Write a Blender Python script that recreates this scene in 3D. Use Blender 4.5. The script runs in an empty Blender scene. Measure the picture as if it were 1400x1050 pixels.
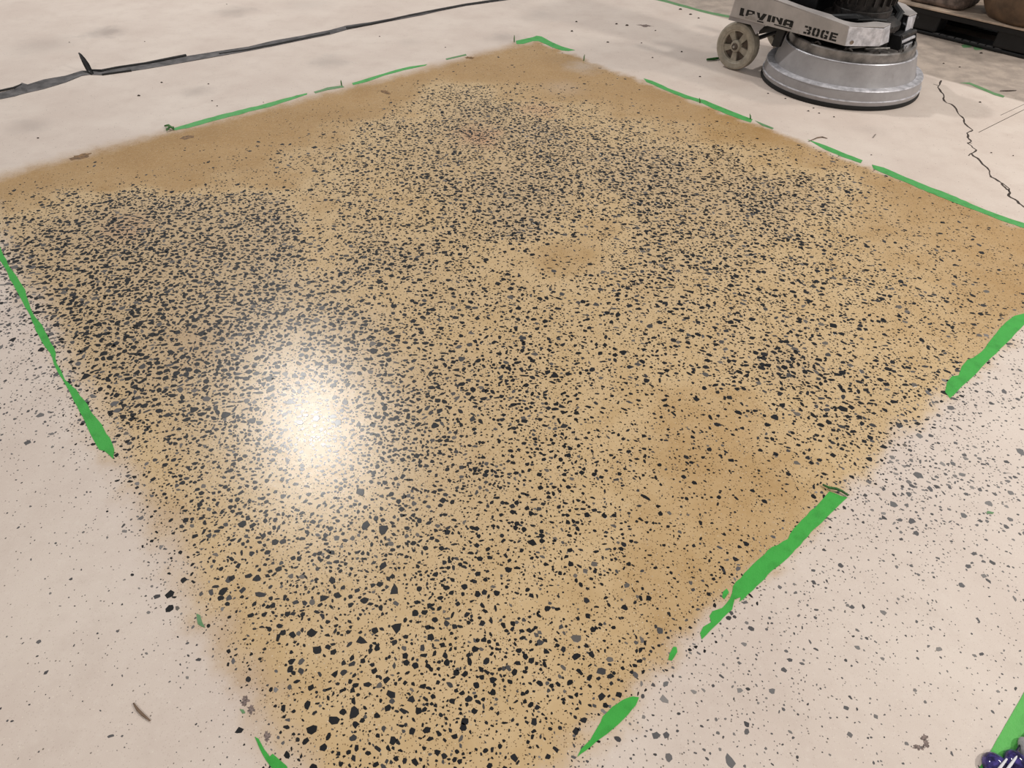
import bpy, bmesh, math, random
import numpy as np
from mathutils import Matrix, Vector

random.seed(11)
rng = np.random.default_rng(7)
scene = bpy.context.scene
col = scene.collection

# ------------------------------------------------------------------ camera
F, EYE = 920.0, 1.5                      # focal length in photo pixels (1400 wide), eye height in metres
_v1 = np.array([1472, -832, F]); _v2 = np.array([-1077, -888, F])   # the two vanishing points of the taped square
_v1 = _v1 / np.linalg.norm(_v1); _v2 = _v2 / np.linalg.norm(_v2)
UP = np.cross(_v1, _v2); UP /= np.linalg.norm(UP)
if UP[1] > 0: UP = -UP
FWD = np.array([0, 0, 1.0]) - UP * UP[2]; FWD /= np.linalg.norm(FWD)
RIGHT = np.cross(FWD, UP)
E1 = np.array([_v1 @ RIGHT, _v1 @ FWD]); E1 /= np.linalg.norm(E1)     # side directions of the square on the floor
E2 = np.array([_v2 @ RIGHT, _v2 @ FWD]); E2 /= np.linalg.norm(E2)

def G(x, y, z=0.0):
    """survey: the point of the floor (or of the level z) seen at a photo pixel"""
    d = np.array([x - 700, y - 525, F])
    t = -(EYE - z) / (d @ UP)
    return np.array([d @ RIGHT, d @ FWD]) * t

cam_data = bpy.data.cameras.new('camera')
cam_data.sensor_width = 36.0
cam_data.lens = F / 1400 * 36
cam_data.clip_start = 0.02
cam = bpy.data.objects.new('camera', cam_data)
col.objects.link(cam)
m = Matrix(((RIGHT[0], -RIGHT[1], -RIGHT[2], 0),
            (FWD[0], -FWD[1], -FWD[2], 0),
            (UP[0], -UP[1], -UP[2], EYE),
            (0, 0, 0, 1)))
cam.matrix_world = m
scene.camera = cam

# ------------------------------------------------------------------ light
world = bpy.data.worlds.new('hall')
scene.world = world
world.use_nodes = True
world.node_tree.nodes['Background'].inputs[0].default_value = (1.0, 0.985, 0.97, 1)
world.node_tree.nodes['Background'].inputs[1].default_value = 0.36

def high_bay_or_fill(name, loc, power, size, color=(1, 0.96, 0.90)):
    l = bpy.data.lights.new(name, 'AREA')
    l.shape = 'DISK'; l.size = size; l.energy = power; l.color = color
    o = bpy.data.objects.new(name, l); o.location = loc
    col.objects.link(o)
    return o
high_bay_or_fill('high_bay_or_fill_lamp', (-3.35, 7.76, 7.0), 450, 0.42, (1, 0.985, 0.965))
high_bay_or_fill('high_bay_or_fill_lamp', (6.3, 0.6, 5.0), 470, 0.7)
high_bay_or_fill('high_bay_or_fill_lamp', (7.0, 5.2, 6.0), 240, 0.9)
high_bay_or_fill('high_bay_or_fill_lamp', (-1.8, -4.2, 6.0), 260, 0.9)  # unseen fill lamp behind the camera, added to brighten the grinder's side panel

vs = scene.view_settings
vs.view_transform = 'Standard'; vs.look = 'None'; vs.gamma = 1.0
vs.use_curve_mapping = False
vs.exposure = -0.42

# ------------------------------------------------------------------ helpers
def lin(r, g, b):
    f = lambda c: (c / 255 / 12.92) if c / 255 <= 0.04045 else ((c / 255 + 0.055) / 1.055) ** 2.4
    return (f(r), f(g), f(b), 1.0)

class NT:
    """small wrapper to write node graphs as expressions"""
    def __init__(self, name):
        self.mat = bpy.data.materials.new(name); self.mat.use_nodes = True
        self.t = self.mat.node_tree; self.bsdf = self.t.nodes['Principled BSDF']
    def n(self, kind, **kw):
        nd = self.t.nodes.new(kind)
        for k, v in kw.items(): setattr(nd, k, v)
        return nd
    def put(self, sock, v):
        if isinstance(v, bpy.types.NodeSocket): self.t.links.new(v, sock)
        else: sock.default_value = v
    def math(self, op, a, b=0.0, clamp=False):
        nd = self.n('ShaderNodeMath', operation=op, use_clamp=clamp)
        self.put(nd.inputs[0], a); self.put(nd.inputs[1], b)
        return nd.outputs[0]
    def step(self, v, lo, hi):
        nd = self.n('ShaderNodeMapRange', interpolation_type='SMOOTHSTEP')
        self.put(nd.inputs[0], v); self.put(nd.inputs[1], lo); self.put(nd.inputs[2], hi)
        return nd.outputs[0]
    def mix(self, f, a, b):
        nd = self.n('ShaderNodeMix', data_type='RGBA')
        self.put(nd.inputs[0], f); self.put(nd.inputs[6], a); self.put(nd.inputs[7], b)
        return nd.outputs[2]
    def coords(self):
        return self.n('ShaderNodeTexCoord').outputs['Object']
    def noise(self, vec, scale, detail=4, rough=0.55):
        nd = self.n('ShaderNodeTexNoise')
        self.put(nd.inputs['Vector'], vec); nd.inputs['Scale'].default_value = scale
        nd.inputs['Detail'].default_value = detail; nd.inputs['Roughness'].default_value = rough
        return nd.outputs[0]
    def voronoi(self, vec, scale, rnd=1.0):
        nd = self.n('ShaderNodeTexVoronoi')
        self.put(nd.inputs['Vector'], vec); nd.inputs['Scale'].default_value = scale
        nd.inputs['Randomness'].default_value = rnd
        return nd.outputs['Distance'], nd.outputs['Color']
    def bump(self, h, strength, dist):
        nd = self.n('ShaderNodeBump')
        nd.inputs['Strength'].default_value = strength; nd.inputs['Distance'].default_value = dist
        self.put(nd.inputs['Height'], h)
        self.put(self.bsdf.inputs['Normal'], nd.outputs[0])
    def set(self, **kw):
        for k, v in kw.items(): self.put(self.bsdf.inputs[k.replace('_', ' ')], v)

def simple(name, rgb, rough=0.5, metal=0.0, var=0.12, scale=30, bump=0.0, spec=0.5):
    """one colour with noise wear"""
    t = NT(name); c = t.coords()
    a = lin(*rgb); n = t.noise(c, scale, 5, 0.6)
    dark = tuple(v * (1 - var * 2) for v in a[:3]) + (1,)
    lite = tuple(min(1, v * (1 + var * 2)) for v in a[:3]) + (1,)
    t.set(Base_Color=t.mix(t.step(n, 0.3, 0.7), dark, lite), Metallic=metal)
    t.set(Roughness=t.math('ADD', rough - 0.06, t.math('MULTIPLY', n, 0.12)))
    t.bsdf.inputs['Specular IOR Level'].default_value = spec
    if bump: t.bump(n, bump, 0.002)
    return t.mat

def mesh(name, verts, faces, mat, parent=None, smooth=False):
    me = bpy.data.meshes.new(name)
    me.from_pydata([tuple(float(c) for c in v) for v in verts], [], faces)
    me.validate(); me.update()
    bm = bmesh.new(); bm.from_mesh(me); bmesh.ops.recalc_face_normals(bm, faces=bm.faces); bm.to_mesh(me); bm.free()
    if smooth:
        for p in me.polygons: p.use_smooth = True
        me.set_sharp_from_angle(angle=0.55)
    o = bpy.data.objects.new(name, me)
    if mat: me.materials.append(mat)
    col.objects.link(o)
    if parent: o.parent = parent
    return o

def bevel(o, w, seg=2):
    b = o.modifiers.new('bevel', 'BEVEL'); b.width = w; b.segments = seg; b.limit_method = 'ANGLE'; b.angle_limit = 0.6
    return o

def tag(o, label, cat, group=None):
    o['label'] = label; o['category'] = cat
    if group: o['group'] = group
    return o

def empty(name, loc, rz=0.0):
    o = bpy.data.objects.new(name, None); o.empty_display_size = 0.1
    o.location = loc; o.rotation_euler = (0, 0, rz); col.objects.link(o)
    return o

def prism(poly, z0, z1):
    n = len(poly)
    v = [(x, y, z0) for x, y in poly] + [(x, y, z1) for x, y in poly]
    f = [tuple(range(n))[::-1], tuple(range(n, 2 * n))] + [(i, (i + 1) % n, n + (i + 1) % n, n + i) for i in range(n)]
    return v, f

def slab(poly3, off):
    """a plate: polygon in space plus its copy moved by off"""
    n = len(poly3); off = np.array(off)
    v = [tuple(p) for p in poly3] + [tuple(np.array(p) + off) for p in poly3]
    f = [tuple(range(n))[::-1], tuple(range(n, 2 * n))] + [(i, (i + 1) % n, n + (i + 1) % n, n + i) for i in range(n)]
    return v, f

def box(cx, cy, cz, sx, sy, sz):
    return prism([(cx - sx / 2, cy - sy / 2), (cx + sx / 2, cy - sy / 2), (cx + sx / 2, cy + sy / 2), (cx - sx / 2, cy + sy / 2)], cz - sz / 2, cz + sz / 2)

def lathe(profile, seg=64, axis='z', center=(0, 0, 0), closed=False):
    v, f = [], []
    k = len(profile)
    for i in range(seg):
        a = 2 * math.pi * i / seg; c, s = math.cos(a), math.sin(a)
        for r, h in profile:
            p = (r * c, r * s, h) if axis == 'z' else ((r * c, h, r * s) if axis == 'y' else (h, r * c, r * s))
            v.append((p[0] + center[0], p[1] + center[1], p[2] + center[2]))
    for i in range(seg):
        j = (i + 1) % seg
        for q in range(k if closed else k - 1):
            q2 = (q + 1) % k
            f.append((i * k + q, j * k + q, j * k + q2, i * k + q2))
    if not closed:
        f.append(tuple(i * k for i in range(seg))); f.append(tuple(i * k + k - 1 for i in range(seg)))
    return v, f

def tube(path, r, seg=10):
    v, f = [], []
    P = [Vector(p) for p in path]
    rr = r if hasattr(r, '__len__') else [r] * len(P)
    for i, p in enumerate(P):
        d = (P[min(i + 1, len(P) - 1)] - P[max(i - 1, 0)]).normalized()
        a = d.cross(Vector((0, 0, 1)))
        if a.length < 1e-4: a = Vector((1, 0, 0))
        a.normalize(); b = d.cross(a).normalized()
        for k in range(seg):
            t = 2 * math.pi * k / seg
            v.append(p + (a * math.cos(t) + b * math.sin(t)) * rr[i])
    for i in range(len(P) - 1):
        for k in range(seg):
            f.append((i * seg + k, i * seg + (k + 1) % seg, (i + 1) * seg + (k + 1) % seg, (i + 1) * seg + k))
    f.append(tuple(range(seg))[::-1]); f.append(tuple(range((len(P) - 1) * seg, len(P) * seg)))
    return v, f

def join(*parts):
    V, Fc = [], []
    for v, f in parts:
        b = len(V); V += list(v); Fc += [tuple(i + b for i in q) for q in f]
    return V, Fc

# ------------------------------------------------------------------ floor survey: how much stone is ground open where
KN = {
 40:  {-150: 0, 100: 0, 300: 0, 500: 0, 700: 0, 900: 0, 1100: 0, 1300: 0, 1500: 0},
 100: {100: 0, 300: 0, 450: 0, 560: 0, 640: .01, 700: .01, 760: 0, 820: .01, 1000: 0, 1200: 0, 1400: 0},
 130: {300: 0, 480: 0, 550: .02, 600: .15, 640: .18, 700: .06, 760: .03, 800: .02, 850: .01, 900: 0},
 150: {300: 0, 440: .01, 500: .02, 560: .08, 600: .18, 650: .24, 700: .2, 750: .12, 800: .1, 850: .04, 920: .01, 1000: 0, 1200: 0},
 180: {200: 0, 320: 0, 400: .01, 450: .05, 520: .16, 600: .2, 660: .22, 740: .26, 800: .17, 870: .14, 920: .07, 980: .03, 1060: 0, 1300: 0},
 220: {-100: 0, 50: 0, 200: 0, 260: .01, 330: .02, 420: .09, 500: .14, 580: .2, 660: .2, 740: .22, 820: .24, 900: .24, 980: .2, 1050: .09, 1120: .04, 1160: .05, 1210: .02, 1270: 0, 1400: 0},
 250: {-100: 0, 40: .01, 150: .02, 250: .01, 300: .06, 380: .04, 450: .15, 520: .12, 600: .2, 700: .27, 780: .22, 860: .25, 940: .26, 1020: .24, 1100: .22, 1150: .18, 1200: .03, 1300: .01, 1400: 0},
 280: {-60: .02, 30: .06, 100: .17, 170: .24, 250: .27, 320: .22, 370: .26, 420: .08, 500: .16, 560: .11, 640: .2, 700: .28, 760: .24, 820: .15, 900: .23, 980: .26, 1060: .27, 1120: .22, 1180: .07, 1260: .03, 1350: .015},
 310: {-60: .2, 20: .22, 100: .3, 180: .34, 260: .34, 340: .32, 385: .32, 430: .11, 500: .17, 570: .15, 640: .19, 720: .28, 770: .14, 820: .08, 900: .2, 980: .21, 1060: .22, 1120: .12, 1200: .06, 1280: .05, 1390: .02},
 350: {-60: .2, 30: .32, 100: .36, 200: .36, 300: .34, 370: .31, 440: .15, 500: .22, 560: .22, 640: .15, 700: .11, 760: .05, 800: .06, 850: .16, 900: .21, 980: .2, 1060: .15, 1150: .1, 1250: .07, 1350: .04, 1450: .01},
 400: {-60: .1, 5: .18, 60: .32, 150: .36, 250: .33, 350: .31, 450: .22, 520: .15, 600: .19, 700: .16, 800: .14, 900: .18, 1000: .15, 1080: .14, 1160: .14, 1250: .1, 1320: .06, 1390: .03},
 450: {-60: .08, 20: .14, 90: .3, 180: .33, 280: .3, 380: .26, 480: .26, 560: .17, 640: .14, 720: .16, 800: .16, 900: .16, 1000: .16, 1080: .15, 1150: .15, 1220: .1, 1300: .08, 1350: .07, 1450: .03},
 500: {-60: .05, 20: .09, 70: .14, 120: .27, 200: .3, 300: .26, 400: .23, 480: .26, 600: .21, 700: .18, 800: .14, 900: .14, 1000: .17, 1080: .24, 1150: .16, 1220: .12, 1290: .12, 1360: .07, 1450: .05},
 550: {40: .06, 110: .12, 180: .25, 300: .24, 450: .22, 550: .23, 650: .19, 750: .17, 850: .12, 930: .07, 1000: .07, 1100: .15, 1200: .17, 1280: .14, 1380: .07},
 600: {40: .03, 120: .05, 180: .16, 260: .22, 350: .22, 450: .2, 550: .22, 650: .19, 750: .17, 850: .12, 930: .05, 1000: .05, 1080: .1, 1150: .18, 1220: .17, 1300: .12, 1380: .06},
 650: {-60: .01, 40: .015, 130: .025, 200: .1, 270: .2, 350: .2, 450: .18, 550: .22, 650: .21, 750: .16, 850: .1, 950: .05, 1050: .05, 1130: .1, 1200: .16, 1280: .16, 1360: .1, 1460: .06},
 700: {40: .01, 150: .025, 220: .08, 280: .17, 400: .18, 500: .18, 600: .2, 700: .19, 800: .15, 900: .08, 1000: .05, 1080: .06, 1160: .09, 1240: .12, 1330: .1, 1420: .08},
 760: {-60: .006, 40: .008, 150: .018, 230: .08, 300: .15, 400: .17, 500: .18, 600: .17, 700: .16, 800: .13, 900: .07, 980: .07, 1060: .05, 1150: .05, 1250: .05, 1350: .05, 1460: .04},
 820: {40: .006, 150: .012, 240: .06, 300: .1, 400: .16, 500: .17, 600: .16, 700: .14, 800: .11, 900: .06, 960: .06, 1050: .055, 1150: .04, 1250: .035, 1350: .03},
 880: {-60: .005, 50: .005, 180: .012, 280: .04, 350: .09, 440: .16, 520: .15, 600: .15, 700: .14, 780: .14, 850: .1, 920: .06, 1000: .055, 1080: .04, 1180: .03, 1300: .02, 1450: .02},
 950: {50: .005, 200: .012, 300: .016, 350: .045, 420: .13, 500: .15, 600: .14, 700: .14, 780: .11, 850: .07, 920: .07, 1000: .05, 1100: .035, 1200: .025, 1330: .015},
 1030: {-60: .005, 50: .006, 200: .01, 330: .015, 400: .1, 500: .14, 600: .13, 700: .12, 780: .09, 850: .05, 950: .05, 1050: .035, 1200: .02, 1330: .015, 1450: .01},
 1150: {0: .005, 300: .02, 500: .1, 700: .1, 900: .05, 1200: .02},
}
kp = np.array([[*G(x, y), v] for y, r in KN.items() for x, v in r.items()])

# square sides as levels of the two side coordinates
qA = float(np.mean([G(735, 60) @ E2, G(232, 182) @ E2, G(0, 240) @ E2]))
qB = float(np.mean([G(1150, 672) @ E2, G(960, 862) @ E2, G(1298, 540) @ E2]))
qC = float(np.mean([G(735, 60) @ E1, G(1110, 197) @ E1, G(1300, 265) @ E1]))
qD = float(np.mean([G(150, 610) @ E1, G(262, 840) @ E1, G(345, 1010) @ E1]))

def openness(px, py):
    """share of stone in the surface at floor points, interpolated between the surveyed spots"""
    P = np.stack([np.ravel(px), np.ravel(py)], 1); out = np.zeros(len(P))
    for i in range(0, len(P), 4000):
        q = P[i:i + 4000]
        d2 = ((q[:, None, :] - kp[None, :, :2]) ** 2).sum(2)
        h = 0.05 + 0.03 * q[:, 1:2]
        w = 1 / (d2 + (0.40 * h) ** 2) ** 2.8
        out[i:i + 4000] = (w * kp[None, :, 2]).sum(1) / w.sum(1)
    s1 = P @ E1; s2 = P @ E2                        # the slab beyond the two far sides was never ground
    out[(s2 > qA - 0.05) | (s1 > qC - 0.02)] = 0
    return out.reshape(np.shape(px))

# ------------------------------------------------------------------ floor
def floor_material():
    t = NT('ground_concrete'); c = t.coords()
    sep = t.n('ShaderNodeSeparateXYZ'); t.put(sep.inputs[0], c)
    X, Y = sep.outputs[0], sep.outputs[1]
    dot = lambda e: t.math('ADD', t.math('MULTIPLY', X, float(e[0])), t.math('MULTIPLY', Y, float(e[1])))
    q1, q2 = dot(E1), dot(E2)
    nb = t.noise(c, 2.2, 5, 0.6); nm = t.noise(c, 9, 5, 0.6); nf = t.noise(c, 60, 4, 0.6); ng = t.noise(c, 500, 2, 0.5)
    wob = t.math('MULTIPLY', t.math('SUBTRACT', nm, 0.5), 0.16)
    wob = t.math('ADD', wob, t.math('MULTIPLY', t.math('SUBTRACT', nb, 0.5), 0.10))
    a1 = t.math('ADD', q1, wob); a2 = t.math('ADD', q2, wob)
    dA = t.math('SUBTRACT', qA, a2); dB = t.math('SUBTRACT', a2, qB)
    dC = t.math('SUBTRACT', qC, a1); dD = t.math('SUBTRACT', a1, qD)
    mask = t.math('MULTIPLY', t.step(dA, -0.13, 0.06), t.step(dB, -0.05, 0.05))
    mask = t.math('MULTIPLY', mask, t.step(dC, -0.03, 0.06))
    mask = t.math('MULTIPLY', mask, t.step(dD, -0.06, 0.10))
    at = t.n('ShaderNodeAttribute', attribute_name='stone_share').outputs['Fac']
    # untreated slab
    pale = t.mix(t.step(nb, 0.3, 0.7), lin(220, 203, 191), lin(231, 216, 204))
    pale = t.mix(t.math('MULTIPLY', t.step(nm, 0.45, 0.75), 0.35), pale, lin(205, 187, 175))
    pale = t.mix(t.math('MULTIPLY', t.step(nf, 0.5, 0.8), 0.3), pale, lin(240, 228, 216))
    # grey uncleaned slab beyond the far tape line
    g1, g2 = G(905, 2), G(1371, 133)
    e = (g2 - g1) / np.linalg.norm(g2 - g1); nrm = np.array([-e[1], e[0]])
    if nrm[1] < 0: nrm = -nrm
    far = t.step(t.math('ADD', t.math('SUBTRACT', dot(nrm), float(g1 @ nrm)), t.math('MULTIPLY', wob, 0.3)), 0.0, 0.04)
    grey = t.mix(t.step(nm, 0.35, 0.65), lin(148, 134, 123), lin(180, 164, 150))
    pale = t.mix(t.math('MULTIPLY', far, 0.85), pale, grey)
    # soft round darker spots
    for (x, y, r, s) in [(145, 44, .20, .42), (322, 16, .22, .3), (268, 125, .13, .3), (40, 172, .16, .25), (690, 52, .2, .3), (450, 84, .2, .3),
                         (735, 23, .22, .22), (60, 62, .3, .2), (420, 6, .3, .15), (1225, 150, .2, .1), (1190, 178, .12, .14), (560, 58, .14, .12)]:
        p = G(x, y)
        dx = t.math('SUBTRACT', X, float(p[0])); dy = t.math('SUBTRACT', Y, float(p[1]))
        d = t.math('SQRT', t.math('ADD', t.math('MULTIPLY', dx, dx), t.math('MULTIPLY', dy, dy)))
        d = t.math('ADD', d, t.math('MULTIPLY', t.math('SUBTRACT', nm, 0.5), r * 1.4))
        pale = t.mix(t.math('MULTIPLY', t.math('SUBTRACT', 1.0, t.step(d, 0.0, r)), s), pale, lin(120, 108, 104))
    # stained square: ochre cement, paler where the stone is open
    shown = t.step(t.math('ADD', at, t.math('MULTIPLY', t.math('SUBTRACT', nm, 0.5), 0.07)), -0.03, 0.15)
    och = t.mix(t.step(nb, 0.3, 0.7), lin(176, 138, 88), lin(188, 150, 100))
    tan = t.mix(t.step(nm, 0.3, 0.7), lin(211, 180, 134), lin(222, 193, 150))
    stain = t.mix(shown, och, tan)
    stain = t.mix(t.math('MULTIPLY', t.step(at, 0.12, 0.30), 0.75), stain, lin(202, 176, 141))
    stain = t.mix(t.math('MULTIPLY', t.step(nf, 0.45, 0.75), 0.22), stain, lin(226, 196, 152))
    stain = t.mix(t.math('MULTIPLY', t.step(nm, 0.55, 0.8), 0.25), stain, lin(160, 120, 72))
    colr = t.mix(mask, pale, stain)
    # dust left near the far corner and faint rusty tints
    for (x, y, r, s_, cc) in [(796, 92, .17, .6, (214, 196, 180)), (770, 120, .2, .25, (214, 196, 180)), (655, 186, .22, .45, (196, 140, 112)), (735, 150, .18, .35, (198, 146, 116)), (168, 312, .16, .35, (186, 140, 116)), (280, 470, .3, .2, (150, 112, 84)), (232, 700, .12, .3, (190, 160, 128))]:
        p = G(x, y)
        dx = t.math('SUBTRACT', X, float(p[0])); dy = t.math('SUBTRACT', Y, float(p[1]))
        d = t.math('SQRT', t.math('ADD', t.math('MULTIPLY', dx, dx), t.math('MULTIPLY', dy, dy)))
        d = t.math('ADD', d, t.math('MULTIPLY', t.math('SUBTRACT', nm, 0.5), r * 1.4))
        colr = t.mix(t.math('MULTIPLY', t.math('SUBTRACT', 1.0, t.step(d, 0.0, r)), s_), colr, lin(*cc))
    # sand grains: fine brown, dark and white dots of the mortar
    vd, vc = t.voronoi(c, 210)
    sp = t.n('ShaderNodeSeparateColor'); t.put(sp.inputs[0], vc)
    dot1 = t.math('MULTIPLY', t.math('LESS_THAN', vd, 0.30), t.math('LESS_THAN', sp.outputs[0], 0.34))
    colr = t.mix(t.math('MULTIPLY', dot1, t.math('ADD', t.math('MULTIPLY', mask, 0.58), 0.12)), colr, lin(98, 66, 40))
    dot2 = t.math('MULTIPLY', t.math('LESS_THAN', vd, 0.26), t.math('GREATER_THAN', sp.outputs[1], 0.93))
    colr = t.mix(t.math('MULTIPLY', dot2, 0.6), colr, lin(246, 234, 216))
    vd2, vc2 = t.voronoi(c, 120)
    sp2 = t.n('ShaderNodeSeparateColor'); t.put(sp2.inputs[0], vc2)
    dot3 = t.math('MULTIPLY', t.math('LESS_THAN', t.math('ADD', vd2, t.math('MULTIPLY', ng, 0.15)), 0.30), t.math('LESS_THAN', sp2.outputs[0], t.math('MULTIPLY', shown, 0.35)))
    colr = t.mix(t.math('MULTIPLY', dot3, 0.7), colr, lin(62, 48, 36))
    t.set(Base_Color=colr)
    rough = t.math('SUBTRACT', 0.46, t.math('MULTIPLY', mask, 0.235))
    rough = t.math('ADD', rough, t.math('MULTIPLY', far, 0.2))
    rough = t.math('ADD', rough, t.math('MULTIPLY', t.math('SUBTRACT', nf, 0.5), 0.12))
    t.set(Roughness=rough)
    t.bump(t.math('ADD', ng, t.math('MULTIPLY', nf, 0.5)), 0.20, 0.0012)
    return t.mat

def make_floor():
    xs = np.concatenate([np.linspace(-9, -3.6, 6)[:-1], np.arange(-3.6, 3.6, 0.06), np.linspace(3.6, 10, 7)])
    ys = np.concatenate([np.linspace(-4, 0.2, 5)[:-1], np.arange(0.2, 5.6, 0.06), np.linspace(5.6, 12, 7)])
    gx, gy = np.meshgrid(xs, ys)
    ny, nx = gx.shape
    v = np.stack([gx.ravel(), gy.ravel(), np.zeros(nx * ny)], 1)
    i = np.arange((ny - 1) * nx).reshape(ny - 1, nx)[:, :-1].ravel()
    f = np.stack([i, i + 1, i + nx + 1, i + nx], 1)
    me = bpy.data.meshes.new('floor')
    me.from_pydata(v.tolist(), [], f.tolist())
    a = me.attributes.new('stone_share', 'FLOAT', 'POINT')
    a.data.foreach_set('value', openness(v[:, 0], v[:, 1]).astype(np.float32))
    me.materials.append(floor_material())
    o = bpy.data.objects.new('floor', me); col.objects.link(o)
    o['kind'] = 'structure'
    o['label'] = 'pale concrete floor with a square stained tan and ground open to black stones'
    return o
floor = make_floor()

# ------------------------------------------------------------------ stones in the ground surface
def stone_mat(name, ramp_stops, attr):
    t = NT(name); c = t.coords()
    if attr:
        src = t.n('ShaderNodeAttribute', attribute_name='tone').outputs['Fac']
    else:
        src = t.n('ShaderNodeObjectInfo').outputs['Random']
    r = t.n('ShaderNodeValToRGB'); cr = r.color_ramp
    cr.elements[0].position, cr.elements[0].color = ramp_stops[0]
    cr.elements[1].position, cr.elements[1].color = ramp_stops[-1]
    for p, cc in ramp_stops[1:-1]:
        e = cr.elements.new(p); e.color = cc
    t.put(r.inputs[0], src)
    n = t.noise(c, 300 if attr else 3, 3, 0.6)
    t.set(Base_Color=t.mix(t.math('MULTIPLY', n, 0.12), r.outputs[0], lin(70, 70, 74)))
    if attr: t.set(Roughness=t.math('ADD', 0.25, t.math('MULTIPLY', t.math('GREATER_THAN', src, 0.52), 0.22)))
    else: t.set(Roughness=0.25 if ramp_stops is DARK else 0.47)
    t.bump(n, 0.1, 0.0005)
    return t.mat
DARK = [(0.0, lin(14, 15, 17)), (0.6, lin(22, 23, 26)), (0.82, lin(38, 38, 41)), (0.93, lin(84, 82, 82)), (1.0, lin(120, 112, 104))]
PALE = [(0.0, lin(84, 82, 84)), (0.5, lin(112, 110, 110)), (1.0, lin(150, 144, 140))]
m_dark_attr = stone_mat('black_stone_chips', [(p * 0.5, c) for p, c in DARK] + [(0.55, lin(60, 58, 60)), (0.8, lin(96, 93, 94)), (1.0, lin(140, 134, 130))], True)
m_dark = stone_mat('black_stone', DARK, False)
m_pale = stone_mat('grey_stone', PALE, False)

def stone_outline(r):
    n = r.integers(5, 9)
    a = (np.arange(n) + r.uniform(-0.33, 0.33, n)) / n * 2 * math.pi
    el = r.choice([1.0, 1.2, 1.5, 1.9, 2.5], p=[.14, .24, .28, .22, .12])
    rad = r.uniform(0.62, 1.12, n)
    p = np.stack([np.cos(a) * rad * math.sqrt(el), np.sin(a) * rad / math.sqrt(el)], 1)
    return p / (2 * np.abs(p).max(0).max())          # longest half-extent 0.5

def inside_square(x, y):
    p1 = x * E1[0] + y * E1[1]; p2 = x * E2[0] + y * E2[1]
    s = lambda v, w: np.clip(0.5 + v / w, 0, 1)
    return s(qA - p2, .2) * s(p2 - qB, .14) * s(qC - p1, .1) * s(p1 - qD, .2)

# the biggest stones, measured one by one: photo x, y, length, width in photo pixels, turn
BIG = [(427, 865, 14, 12, 0), (434, 888, 13, 13, 40), (456, 891, 9, 8, 0), (495, 877, 14, 10, -30), (412, 904, 10, 8, 20), (456, 985, 15, 12, -15), (426, 998, 15, 12, 10),
       (449, 1007, 12, 6, 70), (442, 1022, 11, 10, 90), (485, 974, 18, 12, 80), (544, 858, 14, 13, 30), (540, 805, 15, 10, 80), (524, 773, 10, 10, 0), (454, 793, 9, 10, 30),
       (535, 949, 14, 10, -40), (584, 998, 12, 9, 40), (514, 1045, 9, 8, 0), (466, 1045, 7, 7, 0), (642, 904, 13, 6, -75), (665, 904, 11, 8, 60), (649, 972, 9, 9, 0),
       (615, 936, 11, 6, -40), (568, 838, 9, 9, 0), (653, 812, 9, 9, 10), (679, 811, 9, 8, 0), (695, 779, 10, 8, 0), (635, 802, 9, 8, -30), (498, 821, 9, 11, 80),
       (557, 920, 8, 4, 30), (503, 936, 12, 7, 10), (459, 921, 11, 7, 45), (470, 919, 10, 7, 35), (420, 964, 13, 8, 85), (462, 814, 11, 9, -20), (500, 718, 12, 12, 10),
       (524, 725, 13, 13, 0), (331, 717, 12, 9, 20), (346, 718, 10, 6, 20), (376, 741, 11, 8, 30), (493, 672, 10, 12, 50), (387, 679, 8, 6, 0), (788, 873, 14, 11, 10), (788, 897, 12, 8, 30),
       (822, 918, 13, 12, 35), (779, 933, 10, 7, 40), (806, 926, 10, 6, 60), (823, 952, 10, 10, 20), (883, 680, 16, 4, -30), (727, 742, 12, 9, 10), (1153, 559, 10, 10, 20), (1120, 492, 10, 5, -25),
       (1190, 598, 8, 7, 0), (1122, 581, 11, 5, -10), (1090, 633, 10, 5, -20), (1212, 525, 7, 7, 30), (1208, 611, 8, 6, 20), (1189, 628, 8, 6, 10), (1113, 470, 10, 4, -20),
       (118, 515, 11, 8, 0), (308, 568, 12, 9, -10), (175, 383, 9, 7, 0), (266, 384, 11, 5, 15), (246, 533, 10, 8, 10), (160, 540, 9, 7, 10), (381, 477, 12, 5, 10), (428, 456, 10, 5, 15), (511, 480, 11, 8, 0),
       (265, 845, 0, 0, 0), (352, 791, 11, 9, 50), (313, 792, 10, 9, 10), (356, 813, 16, 7, -5), (343, 841, 10, 6, 5), (305, 808, 14, 8, 50), (317, 790, 9, 8, 0), (340, 787, 11, 6, 5), (444, 818, 13, 8, 5), (398, 788, 8, 6, 30),
       (232, 812, 14, 9, 25), (232, 832, 12, 9, 60), (327, 999, 12, 8, 45), (366, 966, 0, 0, 0), (418, 1013, 10, 9, 10)]
OUTBIG = [(908, 957, 14, 8, -50), (998, 1040, 22, 11, -65), (897, 1005, 11, 10, 30), (948, 946, 9, 5, -20), (1012, 944, 8, 6, 0), (1056, 945, 9, 7, 10), (1157, 968, 8, 6, 0), (1222, 690, 12, 7, -25), (1247, 713, 10, 8, -30),
          (1256, 650, 13, 8, -45), (1316, 649, 9, 5, 10), (1288, 634, 7, 6, 0), (1303, 634, 7, 6, 0), (1257, 596, 11, 6, -20), (1242, 676, 8, 6, -20), (1396, 618, 10, 8, 0), (1318, 705, 10, 6, -20), (1352, 689, 9, 7, 10),
          (1271, 668, 8, 7, -10), (1324, 774, 8, 5, 10), (1112, 780, 6, 4, 10), (1017, 881, 8, 5, -10), (910, 935, 9, 7, 60), (1172, 885, 9, 5, -20), (1315, 800, 8, 6, 0), (1000, 725, 0, 0, 0), (1208, 702, 7, 4, 10)]

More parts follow.
